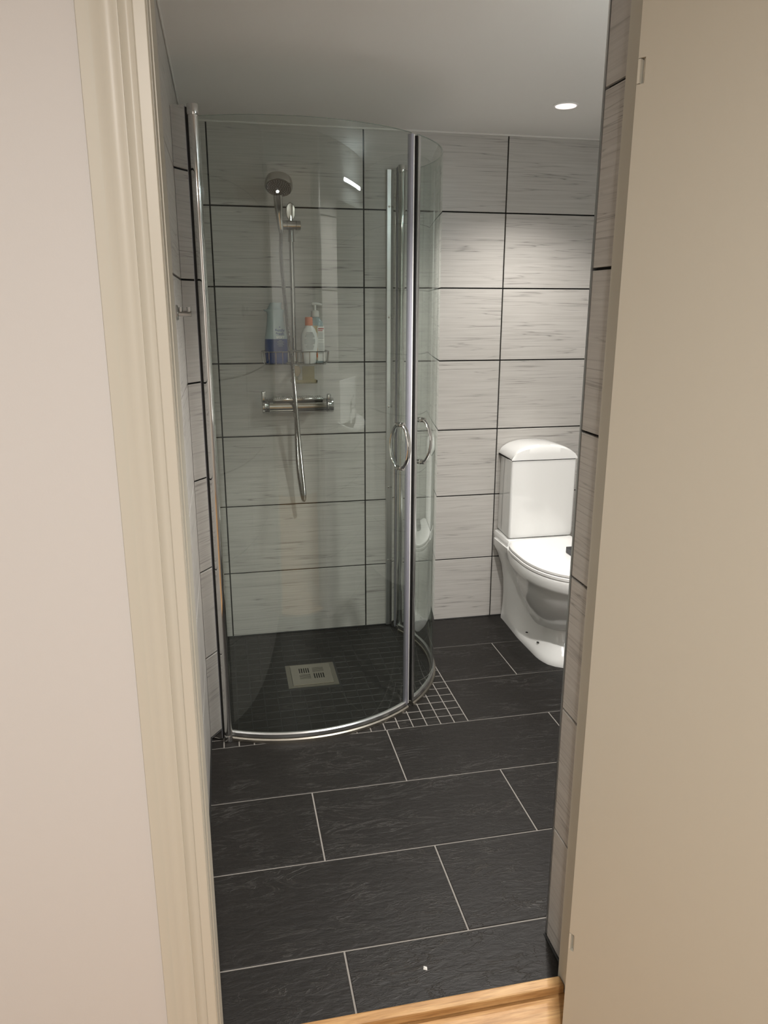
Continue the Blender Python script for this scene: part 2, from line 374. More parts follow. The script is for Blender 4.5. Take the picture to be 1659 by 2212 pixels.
# ------------------------------------------------------------------ shower doors
CX, CY = -.33, -.36; PHS = math.radians(-48.4)
def gp(ph, off=0, z=0):
    dlt = math.degrees(ph)+48.4
    k = .038 if dlt < 0 else .014
    r = .526+k*(dlt/76.)**2+off
    return Vector((CX+r*math.cos(ph), CY+r*math.sin(ph), z))
PL, PR = Vector((-.629, -.848, 0)), Vector((.141, -.068, 0))
def door(side):
    if side < 0:
        root = thing('shower_door', (-.63, -.85, 0), 'curved clear glass shower door hinged at the left wall, facing the doorway', 'shower door', None)
        ph0, ph1 = math.radians(-121.5), PHS-math.radians(1.6)
        P = PL; A0 = Vector((XL+.001, -.829, 0)); A1 = Vector((-.6515, -.8405, 0))
    else:
        root = thing('shower_door', (.14, -.07, 0), 'curved clear glass shower door hinged near the tiled back wall, beside the toilet', 'shower door', None)
        ph0, ph1 = math.radians(31.5), PHS+math.radians(1.6)
        P = PR; A0 = Vector((.115, -.001, 0)); A1 = Vector((.131, -.047, 0))
    # glass
    n = 40; zz = (.030, 1.925); v = []; f = []; ar = [ph0+(ph1-ph0)*i/n for i in range(n+1)]
    for ph in ar:
        for o_, z_ in ((.003, zz[0]), (.003, zz[1]), (-.003, zz[1]), (-.003, zz[0])): v.append(gp(ph, o_, z_))
    for i in range(n):
        for j in range(4): f.append((i*4+j, i*4+(j+1) % 4, i*4+4+(j+1) % 4, i*4+4+j))
    f += [(3, 2, 1, 0), tuple(n*4+q for q in range(4))]
    g = mesh('glass_pane', v, f, [M['glass'], M['glassedge']], root, True)
    for p in g.data.polygons:
        if abs(p.normal.z) > .5: p.material_index = 1
    # bottom rail in two tiers, bottom seal
    def ring(off0, off1, z0, z1, name, mat, a0=0, a1=0, label=None):
        b = B(); lo = []
        m = 40; s = 1 if ph1 > ph0 else -1
        for i in range(m+1):
            ph = (ph0+s*math.radians(a0))+((ph1-s*math.radians(a1))-(ph0+s*math.radians(a0)))*i/m
            lo.append([gp(ph, off0, z0), gp(ph, off1, z0), gp(ph, off1, z1-.004), gp(ph, off1-.004, z1), gp(ph, off0+.003, z1), gp(ph, off0, z1-.003)])
        return b.loft(lo).out(name, mat, root, True, label)
    ring(-.012, .013, 0.0, .013, 'bottom_rail', M['steel'], 1.5, 0)
    ring(-.006, .007, .016, .032, 'door_sweep', M['alu'], 1.0, .3, 'slim metal sweep along the foot of the glass')
    # meeting edge profile
    s = 1 if ph1 > ph0 else -1
    tq = (gp(ph1+s*.01)-gp(ph1)).normalized(); q = gp(ph1); nr = Vector((math.cos(ph1), math.sin(ph1), 0))
    mp = Matrix((tq, nr, Vector((0, 0, 1)))).transposed().to_4x4(); mp.translation = q
    B().box((-.010, -.008, .02), (.001, .008, 1.921), mtx=mp, ch=.0015).out('edge_profile', M['lilac'] if side < 0 else M['alu'], root, True, 'lilac grey strip on the meeting edge' if side < 0 else 'pale metal strip on the meeting edge')
    B().box((.001, -.006, .02), (.0075 if side < 0 else .0045, .007 if side < 0 else .004, 1.921), mtx=mp, ch=.001).out('seal_or_gap_shade', M['whitep'] if side < 0 else M['black'], root, True, 'white magnet seal' if side < 0 else 'black strip painted as the shaded meeting gap')  # right door: black strip paints the shade in the gap between doors
    # handle: two bows through the glass
    phh = PHS+(-1 if side < 0 else 1)*math.radians(6.6)
    hr = Vector((math.cos(phh), math.sin(phh), 0)); base = gp(phh)
    zc = .976 if side < 0 else .978
    for d_ in (1, -1):
        pts = []
        for k in range(17):
            t = -1+2*k/16; pts.append(base+hr*d_*(.012+.028*(1-t*t)**.8)+Vector((0, 0, zc+t*.072)))
        b = B(); L = []
        for k, p in enumerate(pts):
            w = .0074 if 0 < k < 16 else .008
            t_ = (pts[min(k+1, 16)]-pts[max(k-1, 0)]).normalized(); sd = Vector((-hr.y, hr.x, 0)); nn = t_.cross(sd)
            L.append([p+sd*w*math.cos(a)*1.25+nn*.0042*math.sin(a) for a in [2*PI*j/12 for j in range(12)]])
        hb = b.loft(L).out('handle', M['chrome'], root, True)
        for e in (-1, 1):
            c0 = base+Vector((0, 0, zc+e*.072))
            B().tube([c0+hr*d_*.003, c0+hr*d_*.006, c0+hr*d_*.0061, c0+hr*d_*.017], [.0095, .0095, .008, .008], 16).out('handle_mount', M['chrome'], hb, True)
    # hinge post
    po = B().tube([P+Vector((0, 0, .022)), P+Vector((0, 0, 1.926))], .0142, 28).out('hinge_post', M['chrome'], root, True)
    B().lathe([(.0145, 1.924), (.0152, 1.9245), (.0163, 1.930), (.0163, 1.9505), (.0155, 1.952)], 28, T(P)).out('post_cap', M['chrome'], po, True)
    B().lathe([(.016, 0.0), (.0165, .002), (.0165, .016), (.0145, .0225)], 28, T(P)).out('post_foot', M['chrome'], po, True)
    # wide polished wall profile
    dr = (A1-A0); L_ = dr.length; dr.normalize(); nn = Vector((dr.y, -dr.x, 0))*(1 if side < 0 else -1)
    # nn points out of the shower on the left, into the shower on the right
    mp = Matrix((dr, nn if side > 0 else nn, Vector((0, 0, 1)))).transposed().to_4x4(); mp.translation = A0
    if side < 0: B().box((0, -.012, .003), (L_, 0, 1.952), mtx=mp).out('wall_profile', M['polished'], root)
    else: B().box((0, -.012, .003), (L_, 0, 1.945), mtx=mp).out('wall_profile', M['polished'], root)
    e0 = A1-nn*.004; e1 = P-(P-A1).normalized()*.013
    B().tube([e0+Vector((0, 0, .006)), e0+Vector((0, 0, 1.948))], .0035, 10).out('clear_seal', M['seal'], root, True)
    mid = (A1+P)/2
    B().tube([A1+(P-A1)*.22+Vector((0, 0, .006)), A1+(P-A1)*.22+Vector((0, 0, 1.945))], .0032, 8).tube([A1+(P-A1)*.42+Vector((0, 0, .006)), A1+(P-A1)*.42+Vector((0, 0, 1.945))], .0032, 8).out('black_seal', M['black'], root)
    return root
doorL = door(-1); doorR = door(1)
# wall channel with screws on the back wall
wc = B().box((.092, -.017, .004), (.1125, -.0005, 1.944), ch=.001).out('wall_channel', M['alu'], doorR, label='satin metal channel screwed to the tiles')
for z in (1.805, 1.377, 1.008, .655, .318)[:5]:
    B().lathe([(.0045, 0), (.0045, .001), (.0034, .003), (.0012, .0038)], 14, T((.1005, -.017, z)) @ R(PI/2, 'X')).out('screw', M['chrome'], wc, True)
B().box((XL+.0005, -.8285, .004), (XL+.016, -.811, 1.952), ch=.001).out('wall_channel', M['alu'], doorL)

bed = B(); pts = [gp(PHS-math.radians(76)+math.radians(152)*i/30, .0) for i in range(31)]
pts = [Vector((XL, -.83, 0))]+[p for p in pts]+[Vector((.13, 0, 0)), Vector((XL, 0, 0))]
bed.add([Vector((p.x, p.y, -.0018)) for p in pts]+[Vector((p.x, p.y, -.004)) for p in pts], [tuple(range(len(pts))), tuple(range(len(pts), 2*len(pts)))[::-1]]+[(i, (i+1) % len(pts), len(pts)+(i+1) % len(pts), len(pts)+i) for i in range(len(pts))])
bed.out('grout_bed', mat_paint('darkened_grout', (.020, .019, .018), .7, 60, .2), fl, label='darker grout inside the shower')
# ------------------------------------------------------------------ floor drain
dx0, dx1, dy0, dy1 = -.399, -.203, -.532, -.337
dr = thing('floor_drain', (-.301, -.43, 0), 'square steel floor drain grate inside the shower', 'drain')
b = B()
for a, c in (((dx0, dy0), (dx1, dy0+.017)), ((dx0, dy1-.010), (dx1, dy1)), ((dx0, dy0+.017), (dx0+.018, dy1-.010)), ((dx1-.018, dy0+.017), (dx1, dy1-.010))):
    b.box((a[0], a[1], -.008), (c[0], c[1], .0005))
b.out('frame', simple('drain_frame_steel', (.30, .28, .24), .45, 1), dr, label='duller steel rim')
B().box((dx0+.0185, dy0+.0175, -.0019), (dx1-.0185, dy1-.0105, -.0006)).out('sump_shade', M['dark'], dr)  # flat dark sheet paints the shade of the hollow below the slots
gx0, gx1, gy0, gy1 = dx0+.019, dx1-.019, dy0+.018, dy1-.011
gw, gh = gx1-gx0, gy1-gy0
holes = []
def blk(fx0, fx1, fy0, fy1, vert):
    X0, X1, Y0_, Y1_ = gx0+gw*fx0, gx0+gw*fx1, gy0+gh*fy0, gy0+gh*fy1
    for k in range(5):
        if vert: p = (X1-X0)/5; holes.append((X0+p*k+p*.22, X0+p*k+p*.72, Y0_, Y1_))
        else: p = (Y1_-Y0_)/5; holes.append((X0, X1, Y0_+p*k+p*.3, Y0_+p*k+p*.62))
blk(.19, .47, .57, .82, True); blk(.54, .82, .58, .82, False); blk(.19, .47, .26, .51, False); blk(.54, .82, .26, .51, True)
xs = sorted({round(q, 5) for h_ in holes for q in h_[:2]} | {round(gx0, 5), round(gx1, 5)})
ys = sorted({round(q, 5) for h_ in holes for q in h_[2:]} | {round(gy0, 5), round(gy1, 5)})
bm = bmesh.new(); vv = {}
for i in range(len(xs)-1):
    for j in range(len(ys)-1):
        cx_, cy_ = (xs[i]+xs[i+1])/2, (ys[j]+ys[j+1])/2
        if any(h_[0] < cx_ < h_[1] and h_[2] < cy_ < h_[3] for h_ in holes): continue
        q = []
        for X, Y in ((xs[i], ys[j]), (xs[i+1], ys[j]), (xs[i+1], ys[j+1]), (xs[i], ys[j+1])):
            if (X, Y) not in vv: vv[(X, Y)] = bm.verts.new((X, Y, .0035))
            q.append(vv[(X, Y)])
        bm.faces.new(q)
r_ = bmesh.ops.extrude_face_region(bm, geom=bm.faces[:])
for g_ in r_['geom']:
    if isinstance(g_, bmesh.types.BMVert): g_.co.z = .0012
me = bpy.data.meshes.new('grate'); bmesh.ops.recalc_face_normals(bm, faces=bm.faces); bm.to_mesh(me); bm.free(); me.materials.append(M['steel'])
o = link(bpy.data.objects.new('grate', me)); place(o, dr)

# ------------------------------------------------------------------ shower fittings on the back wall
SX = -.298; SY = -.062
rr = thing('shower_riser', (SX, 0, 1.16), 'chrome shower riser rail with oval wall brackets on the back wall', 'shower rail')
B().tube([(SX, SY, 1.175), (SX, SY, 1.76)], .0093, 20).out('rail', M['fit'], rr, True)
B().tube([(SX, SY, 1.662), (SX, SY, 1.705)], [.0125, .0105], 20).out('collar', M['fit'], rr, True)
def oval(c, rx, rz, th, name, mat, par, tilt=0):
    m_ = T(c) @ R(PI/2+tilt, 'X')
    return B().lathe([(.55, -th*.5), (.97, -th*.42), (1.0, -th*.1), (.985, th*.22), (.9, th*.42), (.5, th*.5)], 36, m_, rx, rz).out(name, mat, par, True)
B().tube([(SX, -.0, 1.775), (SX, -.055, 1.775)], .008, 16).out('bracket_arm', M['fit'], rr, True)
oval((SX, -.066, 1.772), .0185, .033, .013, 'bracket', M['fit'], rr, .12)
B().tube([(SX, -.0, 1.16), (SX, -.055, 1.16)], .008, 16).out('bracket_arm', M['fit'], rr, True)
oval((SX+.004, -.066, 1.168), .0185, .024, .013, 'bracket', simple('beige_bracket', (.55, .47, .37), .25, .3), rr, .1)
B().tube([(SX+.004, -.062, 1.1295), (SX+.004, -.062, 1.146)], .0085, 16).out('end_cap', M['fit'], rr, True)
B().tube([(SX, SY, 1.196), (SX, SY, 1.245)], .0145, 24).tube([(SX, SY, 1.190), (SX, SY, 1.196)], .019, 24).out('lower_collar', M['fit'], rr, True)
# slider / hand shower holder
sl = B().tube([(-.348, -.070, 1.722), (-.262, -.070, 1.722)], .0172, 28).out('slider', M['fit'], rr, True)
for x in (-.315, -.280): B().tube([(x, -.070, 1.722), (x+.0015, -.070, 1.722)], .0176, 28).out('slider_ring', M['black'], sl, True)
# hand shower
HB, HT = Vector((-.339, -.088, 1.706)), Vector((-.351, -.140, 1.822))
hs = thing('hand_shower', HB, 'round chrome hand shower clipped in the riser holder', 'hand shower')
L = []
ax = (HT-HB).normalized(); sx_ = Vector((1, 0, 0)); sx_ = (sx_-ax*sx_.dot(ax)).normalized(); sy_ = ax.cross(sx_)
for k in range(14):
    t = k/13; p = HB.lerp(HT, t)+Vector((0, .010*math.sin(PI*t), 0))
    w = .0095+.0065*min(1, t*1.4); d_ = .0095+.003*math.sin(PI*t)
    L.append([p+sx_*w*math.copysign(abs(math.cos(a))**.7, math.cos(a))+sy_*d_*math.copysign(abs(math.sin(a))**.7, math.sin(a)) for a in [2*PI*j/20 for j in range(20)]])
B().loft(L).out('grip', M['fit'], hs, True)
B().tube([HB-ax*.012, HB+ax*.002], [.0085, .0098], 18).out('nut', M['fit'], hs, True)
nf = Vector((-.13, -.50, -.86)).normalized(); HC = HT+Vector((.003, -.022, .027))
mh = T(HC) @ nf.to_track_quat('Z', 'Y').to_matrix().to_4x4()
hd = B().lathe([(.014, -.036), (.036, -.033), (.048, -.024), (.0515, -.010), (.0515, .004), (.0500, .008), (.0475, .0085)], 44, mh).out('head', M['fit'], hs, True)
fp = B().lathe([(.0465, .0075), (.046, .0100), (.020, .0104), (.001, .0104)], 44, mh).out('spray_face', M['hole'], hs, True, 'dark round spray face')
b = B()
for rr_, nn_ in ((.010, 6), (.018, 12), (.026, 18), (.034, 24), (.041, 28)):
    for k in range(nn_):
        a = 2*PI*k/nn_; b.lathe([(.0011, .010), (.0007, .0122)], 5, mh @ T((rr_*math.cos(a), rr_*math.sin(a), 0)))
o = b.out('nozzles', M['print_grey'], fp); o['kind'] = 'stuff'
# hose
def spline(pts, m):
    pts = [Vector(p) for p in pts]; P_ = [2*pts[0]-pts[1]]+pts+[2*pts[-1]-pts[-2]]; o_ = []
    for i in range(1, len(P_)-2):
        for k in range(m):
            t = k/m; a, b_, c, d_ = P_[i-1:i+3]
            o_.append(.5*((2*b_)+(c-a)*t+(2*a-5*b_+4*c-d_)*t*t+(3*b_-a-3*c+d_)*t**3))
    o_.append(pts[-1]); return o_
hp = spline([HB-ax*.012, (-.342, -.097, 1.60), (-.335, -.125, 1.45), (-.3265, -.158, 1.30), (-.319, -.180, 1.22), (-.310, -.165, 1.08), (-.298, -.140, .93), (-.284, -.112, .76), (-.2765, -.100, .665), (-.2785, -.088, .632), (-.2865, -.076, .66), (-.297, -.066, .76), (-.300, -.062, .88), (-.2985, -.061, .985)], 10)
# resample with ridges
ds = [0]
for a, c in zip(hp[:-1], hp[1:]): ds.append(ds[-1]+(c-a).length)
def at(s):
    for i in range(len(ds)-1):
        if ds[i+1] >= s: t = (s-ds[i])/(ds[i+1]-ds[i]); return hp[i].lerp(hp[i+1], t)
    return hp[-1]
st = .0023; K = int(ds[-1]/st)
ps = [at(i*st) for i in range(K+1)]
tag(B().tube(ps, [.0078 if i % 2 else .0062 for i in range(K+1)], 10).out('shower_hose', M['hose'], None, True), 'ribbed chrome shower hose looping down from the hand shower to the mixer', 'hose')
# mixer tap
mt = thing('shower_mixer', (-.292, 0, 1.03), 'chrome bar mixer tap with flat shelf top on the shower wall', 'tap')
MY, MZ = -.072, 1.028
B().tube([(-.408, MY, MZ), (-.176, MY, MZ)], .0290, 36).out('body', M['fit'], mt, True)
for s_, (xa, xb) in enumerate(((-.436, -.410), (-.174, -.146))):
    kn = B().tube([(xa, MY, MZ), (xa+.002, MY, MZ), (xb-.002, MY, MZ), (xb, MY, MZ)], [.0265, .0300, .0300, .0285], 36).out('knob', M['fit'], mt, True)
    if s_ == 0: B().box((xa-.002, MY-.012, MZ+.018), (xa+.015, MY+.012, MZ+.060), ch=.003).out('lever', M['fit'], kn, True)
    else: B().box((xa+.002, MY-.012, MZ+.018), (xa+.020, MY+.013, MZ+.046), ch=.005).out('lever', M['fit'], kn, True)
    B().tube([(xb if s_ == 0 else xa, MY, MZ), ((xb if s_ == 0 else xa)+.002*(1 if s_ == 0 else -1), MY, MZ)], .0245, 30).out('knob_gap', M['black'], kn)
sh = B().box((-.392, -.108, MZ+.0245), (-.190, -.022, MZ+.0335), ch=.002).out('shelf', M['fit'], mt, True)
b = B()
for k in range(24): b.box((-.386+.0081*k, -.102, MZ+.0335), (-.3825+.0081*k, -.028, MZ+.0355), mtx=None)
o = b.out('shelf_ribs', M['alu'], sh); o['kind'] = 'stuff'
for x in (-.367, -.217): B().tube([(x, -.0005, MZ), (x, -.006, MZ), (x, -.012, MZ), (x, -.05, MZ)], [.032, .032, .015, .015], 28).out('wall_flange', M['fit'], mt, True)
B().tube([(-.2985, MY+.011, MZ-.024), (-.2985, MY+.011, MZ-.048)], .0105, 20).out('hose_outlet', M['fit'], mt, True)

# soap dish
sd = thing('soap_dish', (-.27, -.05, 1.13), 'yellowish clear plastic soap dish below the wire basket', 'soap dish')
B().box((-.318, -.150, 1.124), (-.218, -.048, 1.129), ch=.002).out('plate', M['soap'], sd)
B().box((-.318, -.150, 1.129), (-.314, -.082, 1.137)).box((-.222, -.150, 1.129), (-.218, -.082, 1.137)).box((-.318, -.150, 1.129), (-.218, -.146, 1.139)).box((-.268, -.052, 1.129), (-.218, -.048, 1.185)).out('rim', M['soap'], sd)

# wire basket
ZB, ZT = 1.200, 1.249
bx0, bx1, by0, by1 = -.432, -.169, -.166, -.0735
wbk = thing('wire_basket', (SX, -.08, ZB), 'chrome wire basket holding bottles on the riser rail', 'basket')
def rrect(x0, x1, y0, y1, r, z):
    p = []
    for cx_, cy_, a0 in ((x1-r, y1-r, 0), (x0+r, y1-r, 90), (x0+r, y0+r, 180), (x1-r, y0+r, 270)):
        for k in range(6): a = math.radians(a0+18*k); p.append((cx_+r*math.cos(a), cy_+r*math.sin(a), z))
    return p
B().tube(rrect(bx0, bx1, by0, by1, .022, ZT), .0021, 8, closed=True).out('top_rim', M['fit'], wbk, True)
B().tube(rrect(bx0+.012, bx1-.012, by0+.010, by1-.006, .018, ZB), .0016, 8, closed=True).out('bottom_rim', M['fit'], wbk, True)
for k in range(9):
    x = bx0+.026+(bx1-bx0-.052)*k/8
    B().tube([(x, by0, ZT), (x, by0+.004, ZB+.012), (x, by0+.010, ZB), (x, by1-.006, ZB), (x, by1, ZT)], .0012, 6).out('wire', M['fit'], wbk, True)
for k in range(4):
    y = by0+.026+(by1-by0-.052)*k/3
    B().tube([(bx0, y, ZT), (bx0+.004, y, ZB+.012), (bx0+.012, y, ZB), (bx1-.012, y, ZB), (bx1-.004, y, ZB+.012), (bx1, y, ZT)], .0012, 6).out('wire', M['fit'], wbk, True)

# bottles
def ell(cx_, cy_, z, rx, ry, n=28, e=2.0):
    p = []
    for j in range(n):
        a = 2*PI*j/n; c, s_ = math.cos(a), math.sin(a)
        p.append(Vector((cx_+rx*math.copysign(abs(c)**(2/e), c), cy_+ry*math.copysign(abs(s_)**(2/e), s_), z)))
    return p
def sect(name, cx_, cy_, secs, mat, par, e=2.4, smooth=True, label=None):
    return B().loft([ell(cx_+(s_[3] if len(s_) > 3 else 0), cy_, s_[0], s_[1], s_[2], e=e) for s_ in secs]).out(name, mat, par, smooth, label)
def text(s_, size, loc, mat, par, name='lettering', bold=0.0, rot=None):
    cu = bpy.data.curves.new('txt', 'FONT'); cu.body = s_; cu.size = size; cu.align_x = 'CENTER'; cu.offset = bold; cu.extrude = .0002
    t_ = link(bpy.data.objects.new('txt', cu)); bpy.context.view_layer.update()
    me_ = bpy.data.meshes.new_from_object(t_.evaluated_get(bpy.context.evaluated_depsgraph_get()))
    bpy.data.objects.remove(t_); me_.materials.clear(); me_.materials.append(mat)
    o_ = link(bpy.data.objects.new(name, me_)); mw_ = T(loc) @ R(PI/2, 'X')
    me_.transform(mw_); place(o_, par); return o_
bz = ZB+.0022
b1 = thing('shower_gel_bottle', (-.367, -.085, bz), 'tall translucent bottle half full of blue shower gel in the basket', 'bottle')
bx, by = -.374, -.121
sect('liquid', bx, by, [(bz, .038, .022), (bz+.004, .043, .026), (bz+.05, .0455, .027), (bz+.095, .0435, .0255)], M['blue'], b1, label='blue gel filling the lower half')
sect('body', bx, by, [(bz+.095, .0435, .0255), (bz+.105, .0425, .025), (bz+.13, .038, .023), (bz+.16, .0335, .021), (bz+.185, .031, .020), (bz+.196, .033, .020), (bz+.200, .038, .021, -.004), (bz+.206, .040, .021, -.006)], M['milky'], b1)
sect('cap', bx, by, [(bz+.206, .030, .017, -.004), (bz+.212, .026, .015, -.002), (bz+.232, .022, .013, .004)], M['milky'], b1)
yb = by-.0275
text('family', .0155, (bx+.014, yb+.0045, bz+.123), M['navy'], b1, bold=.0003)
text('fresh', .0155, (bx+.014, yb+.0035, bz+.110), M['navy'], b1, bold=.0003)
text('SPORT', .0105, (bx+.015, yb+.0015, bz+.098), M['whitep'], b1, bold=.0004)
B().lathe([(.0022, 0), (.0022, .0006)], 10, T((bx+.014, yb+.0050, bz+.140)) @ R(PI/2, 'X')).out('print_mark', M['navy'], b1)
b = B()
for k, w in enumerate((.012, .024, .020, .026, .018)): b.box((bx+.015-w/2, yb-.0006, bz+.089-.0052*k), (bx+.015+w/2, yb+.004, bz+.0902-.0052*k))
b.out('small_print', M['milky'], b1)

b2 = thing('lotion_bottle', (-.240, -.103, bz), 'white oval lotion bottle with salmon cap in the basket', 'bottle')
bx, by = -.2455, -.136
sect('body', bx, by, [(bz, .0205, .015), (bz+.003, .0225, .017), (bz+.03, .0280, .020), (bz+.065, .0328, .022), (bz+.095, .0335, .022), (bz+.115, .0305, .021), (bz+.132, .0235, .018), (bz+.142, .0165, .014), (bz+.146, .013, .012)], M['lotion'], b2)
sect('cap', bx, by, [(bz+.146, .0150, .0145), (bz+.1465, .0155, .015), (bz+.175, .0148, .0145), (bz+.178, .013, .013)], M['salmon'], b2, e=2.0, label='salmon pink screw cap')
b = B()
for k in range(13):
    w = .020+.022*math.sin(PI*(k+1)/14) - (.014 if k in (4, 9) else 0)
    b.box((bx-w/2, by-.0228, bz+.118-.0052*k), (bx+w/2, by-.016, bz+.1205-.0052*k))
b.out('small_print', M['print_grey'], b2)

b3 = thing('pump_bottle', (-.205, -.066, bz), 'tall clear pump bottle with white label behind the lotion bottle', 'bottle')
bx, by = -.2165, -.100
sect('body', bx, by, [(bz, .030, .019), (bz+.003, .032, .021), (bz+.140, .032, .021), (bz+.158, .0295, .019), (bz+.172, .019, .015), (bz+.178, .0125, .0125)], M['milky'], b3, e=3.2, smooth=True)
sect('liquid', bx-.006, by-.0025, [(bz+.012, .025, .0195), (bz+.145, .0245, .0190)], M['amber'], b3, e=3.2, label='pale amber liquid')
b = B().box((bx+.006, by-.0232, bz+.008), (bx+.0325, by-.0155, bz+.142)); lb = b.out('label_sheet', M['whitep'], b3, label='white printed label')
b = B()
for k in range(19):
    if k in (6, 8): continue
    b.box((bx+.0085, by-.0236, bz+.116-.0044*k), (bx+.030, by-.0230, bz+.1178-.0044*k))
b.out('small_print', M['print_grey'], lb)
B().box((bx+.0085, by-.0236, bz+.131), (bx+.031, by-.0230, bz+.1345)).box((bx+.0085, by-.0236, bz+.1245), (bx+.026, by-.0230, bz+.127)).out('red_print', M['print_red'], lb)
B().add([(bx-.004, by-.0232, bz+.022), (bx+.0055, by-.0232, bz+.022), (bx+.0035, by-.0232, bz+.068), (bx-.004, by-.018, bz+.022), (bx+.0055, by-.018, bz+.022), (bx+.0035, by-.018, bz+.068)], [(0, 1, 2), (5, 4, 3), (0, 3, 4, 1), (1, 4, 5, 2), (2, 5, 3, 0)]).out('orange_mark', M['orange'], lb)
pm = sect('pump_collar', bx, by, [(bz+.178, .0155, .0155), (bz+.180, .0165, .0165), (bz+.200, .0150, .0150), (bz+.203, .009, .009)], M['whitep'], b3, e=2.0)
B().tube([(bx, by, bz+.203), (bx, by, bz+.224)], .0052, 14).out('pump_stem', M['whitep'], b3, True)
B().tube([(bx-.012, by, bz+.2265), (bx-.008, by, bz+.2275), (bx+.010, by, bz+.2278), (bx+.028, by, bz+.2245)], [.004, .0065, .0055, .0040], 14).out('pump_spout', M['whitep'], b3, True)

# ------------------------------------------------------------------ towel hook on the left wall
th = thing('towel_hook', (XL, -1.2, 1.40), 'small chrome double towel hook on the left tiled wall', 'hook')
HX = -.654
B().lathe([(.019, 0), (.019, .003), (.016, .005)], 24, T((XL, -1.195, 1.405)) @ R(PI/2, 'Y')).out('base_plate', M['fit'], th, True)
B().tube([(XL+.004, -1.195, 1.402), (HX, -1.195, 1.402)], .0068, 14).out('arm', M['fit'], th, True)
for x in (HX-.0058, HX-.026):
    B().tube([(x, -1.195, 1.404), (x, -1.195, 1.418)], [.0050, .0058], 12).out('peg', M['fit'], th, True)

# ------------------------------------------------------------------ toilet
TX = .752
tl = thing('toilet', (TX, -.3, 0), 'white floor standing toilet with closed lid against the back wall', 'toilet')
# tank
def rq(x0, x1, y0, y1, z, r=.012, n=5, xb=0):
    """rounded quad, xb narrows the rear"""
    p = []
    for cx_, cy_, a0 in ((x1-r, y1-r, 0), (x0+r, y1-r, 90), (x0+r, y0+r, 180), (x1-r, y0+r, 270)):
        for k in range(n+1):
            a = math.radians(a0+90*k/n); X, Y = cx_+r*math.cos(a), cy_+r*math.sin(a)
            t = (Y-y0)/(y1-y0); X += (TX-X)/abs(TX-X)*xb*t if abs(TX-X) > .01 else 0; p.append(Vector((X, Y, z)))
    return p
hw = .150
B().loft([rq(TX-hw+.012, TX+hw-.012, -.172, -.012, .432, .010, xb=.012), rq(TX-hw+.002, TX+hw-.002, -.186, -.006, .440, .012, xb=.012), rq(TX-hw, TX+hw, -.190, -.004, .455, .012, xb=.014),
          rq(TX-hw, TX+hw, -.190, -.004, .782, .012, xb=.018)]).out('tank', M['porcelain'], tl, True)
B().box((TX-hw+.006, -.184, .781), (TX+hw-.006, -.010, .7875)).out('lid_gap', M['dark'], tl)
# domed lid
LD = []
nx_ = 28
def lidz(x):
    t = min(1, abs(x-TX)/(hw+.002)); return .786+.054*(1-t**3.2)**.55
loops = []
for (yy, sc_, zz_) in ((-.1925, 1, 0), (-.1925, 1, .35), (-.190, .985, .80), (-.183, .965, .94), (-.165, .95, 1), (-.03, .93, 1.0), (-.006, .93, .93), (-.004, .92, 0)):
    lp = []
    for i in range(nx_+1):
        x = TX+(hw+.002)*sc_*(-1+2*i/nx_); t = abs(-1+2*i/nx_); zt = .786+(.058*(1-t**2.6)**.62)*zz_+.006*min(1, zz_*2)
        lp.append(Vector((x, yy, zt)))
    lp += [Vector((TX+(hw+.002)*sc_, yy, .786)), Vector((TX-(hw+.002)*sc_, yy, .786))]
    loops.append(lp)
B().loft(loops).out('tank_lid', M['porcelain'], tl, True)
bt = B().lathe([(.024, .8425), (.024, .847), (.021, .8485), (.003, .8485)], 28, T((TX-.012, -.115, 0)), 1, .8).out('flush_button', M['chrome'], tl, True, 'small chrome flush button')
B().box((TX-.0125, -.131, .8484), (TX-.0115, -.099, .8488)).out('button_split', M['dark'], bt)
# bowl body
def egg(z, cyf, a_f, a_b, w, n=44, e=2.15):
    """egg outline: centre y cyf, front reach a_f, back reach a_b, half width w"""
    p = []
    for j in range(n):
        t = 2*PI*j/n; c, s_ = math.cos(t), math.sin(t)
        x = w*math.copysign(abs(c)**(2/e), c); y = (a_b if s_ > 0 else a_f)*math.copysign(abs(s_)**(2/e), s_)
        p.append(Vector((TX+x, cyf+y, z)))
    return p
bowl = B()
bowl.loft([egg(.070, -.33, .10, .20, .060), egg(.110, -.35, .13, .20, .072), egg(.155, -.375, .175, .20, .096), egg(.205, -.395, .215, .22, .125), egg(.255, -.405, .245, .25, .148), egg(.305, -.412, .262, .30, .163),
           egg(.340, -.415, .272, .34, .172), egg(.350, -.415, .280, .36, .182), egg(.362, -.415, .286, .37, .187), egg(.392, -.415, .290, .375, .190), egg(.402, -.415, .288, .373, .188), egg(.404, -.415, .26, .36, .17)])
# foot and rear web: half width as a function of y at several heights
def foot(z, wr, wm, wf_, yf, yr=-.035):
    """wr half width at the rear, wm at the waist, wf_ near the front, yf front reach"""
    ys_ = [yr+(yf-yr)*t for t in (0, .08, .2, .35, .5, .65, .78, .88, .95, .985)]
    def w(t):
        pts = [(0, wr), (.08, wr), (.22, wr*.6+wm*.4), (.42, wm), (.62, wm*.5+wf_*.5), (.80, wf_), (.90, wf_*.86), (.96, wf_*.60), (1.0, wf_*.28)]
        for (a, wa), (c, wc_) in zip(pts[:-1], pts[1:]):
            if t <= c: k = (t-a)/(c-a); return wa+(wc_-wa)*k
        return wf_*.2
    ts = [i/22 for i in range(23)]
    l = [Vector((TX-w(t), yr+(yf-yr)*t, z)) for t in ts]; r__ = [Vector((TX+w(t), yr+(yf-yr)*t, z)) for t in reversed(ts)]
    return l+r__
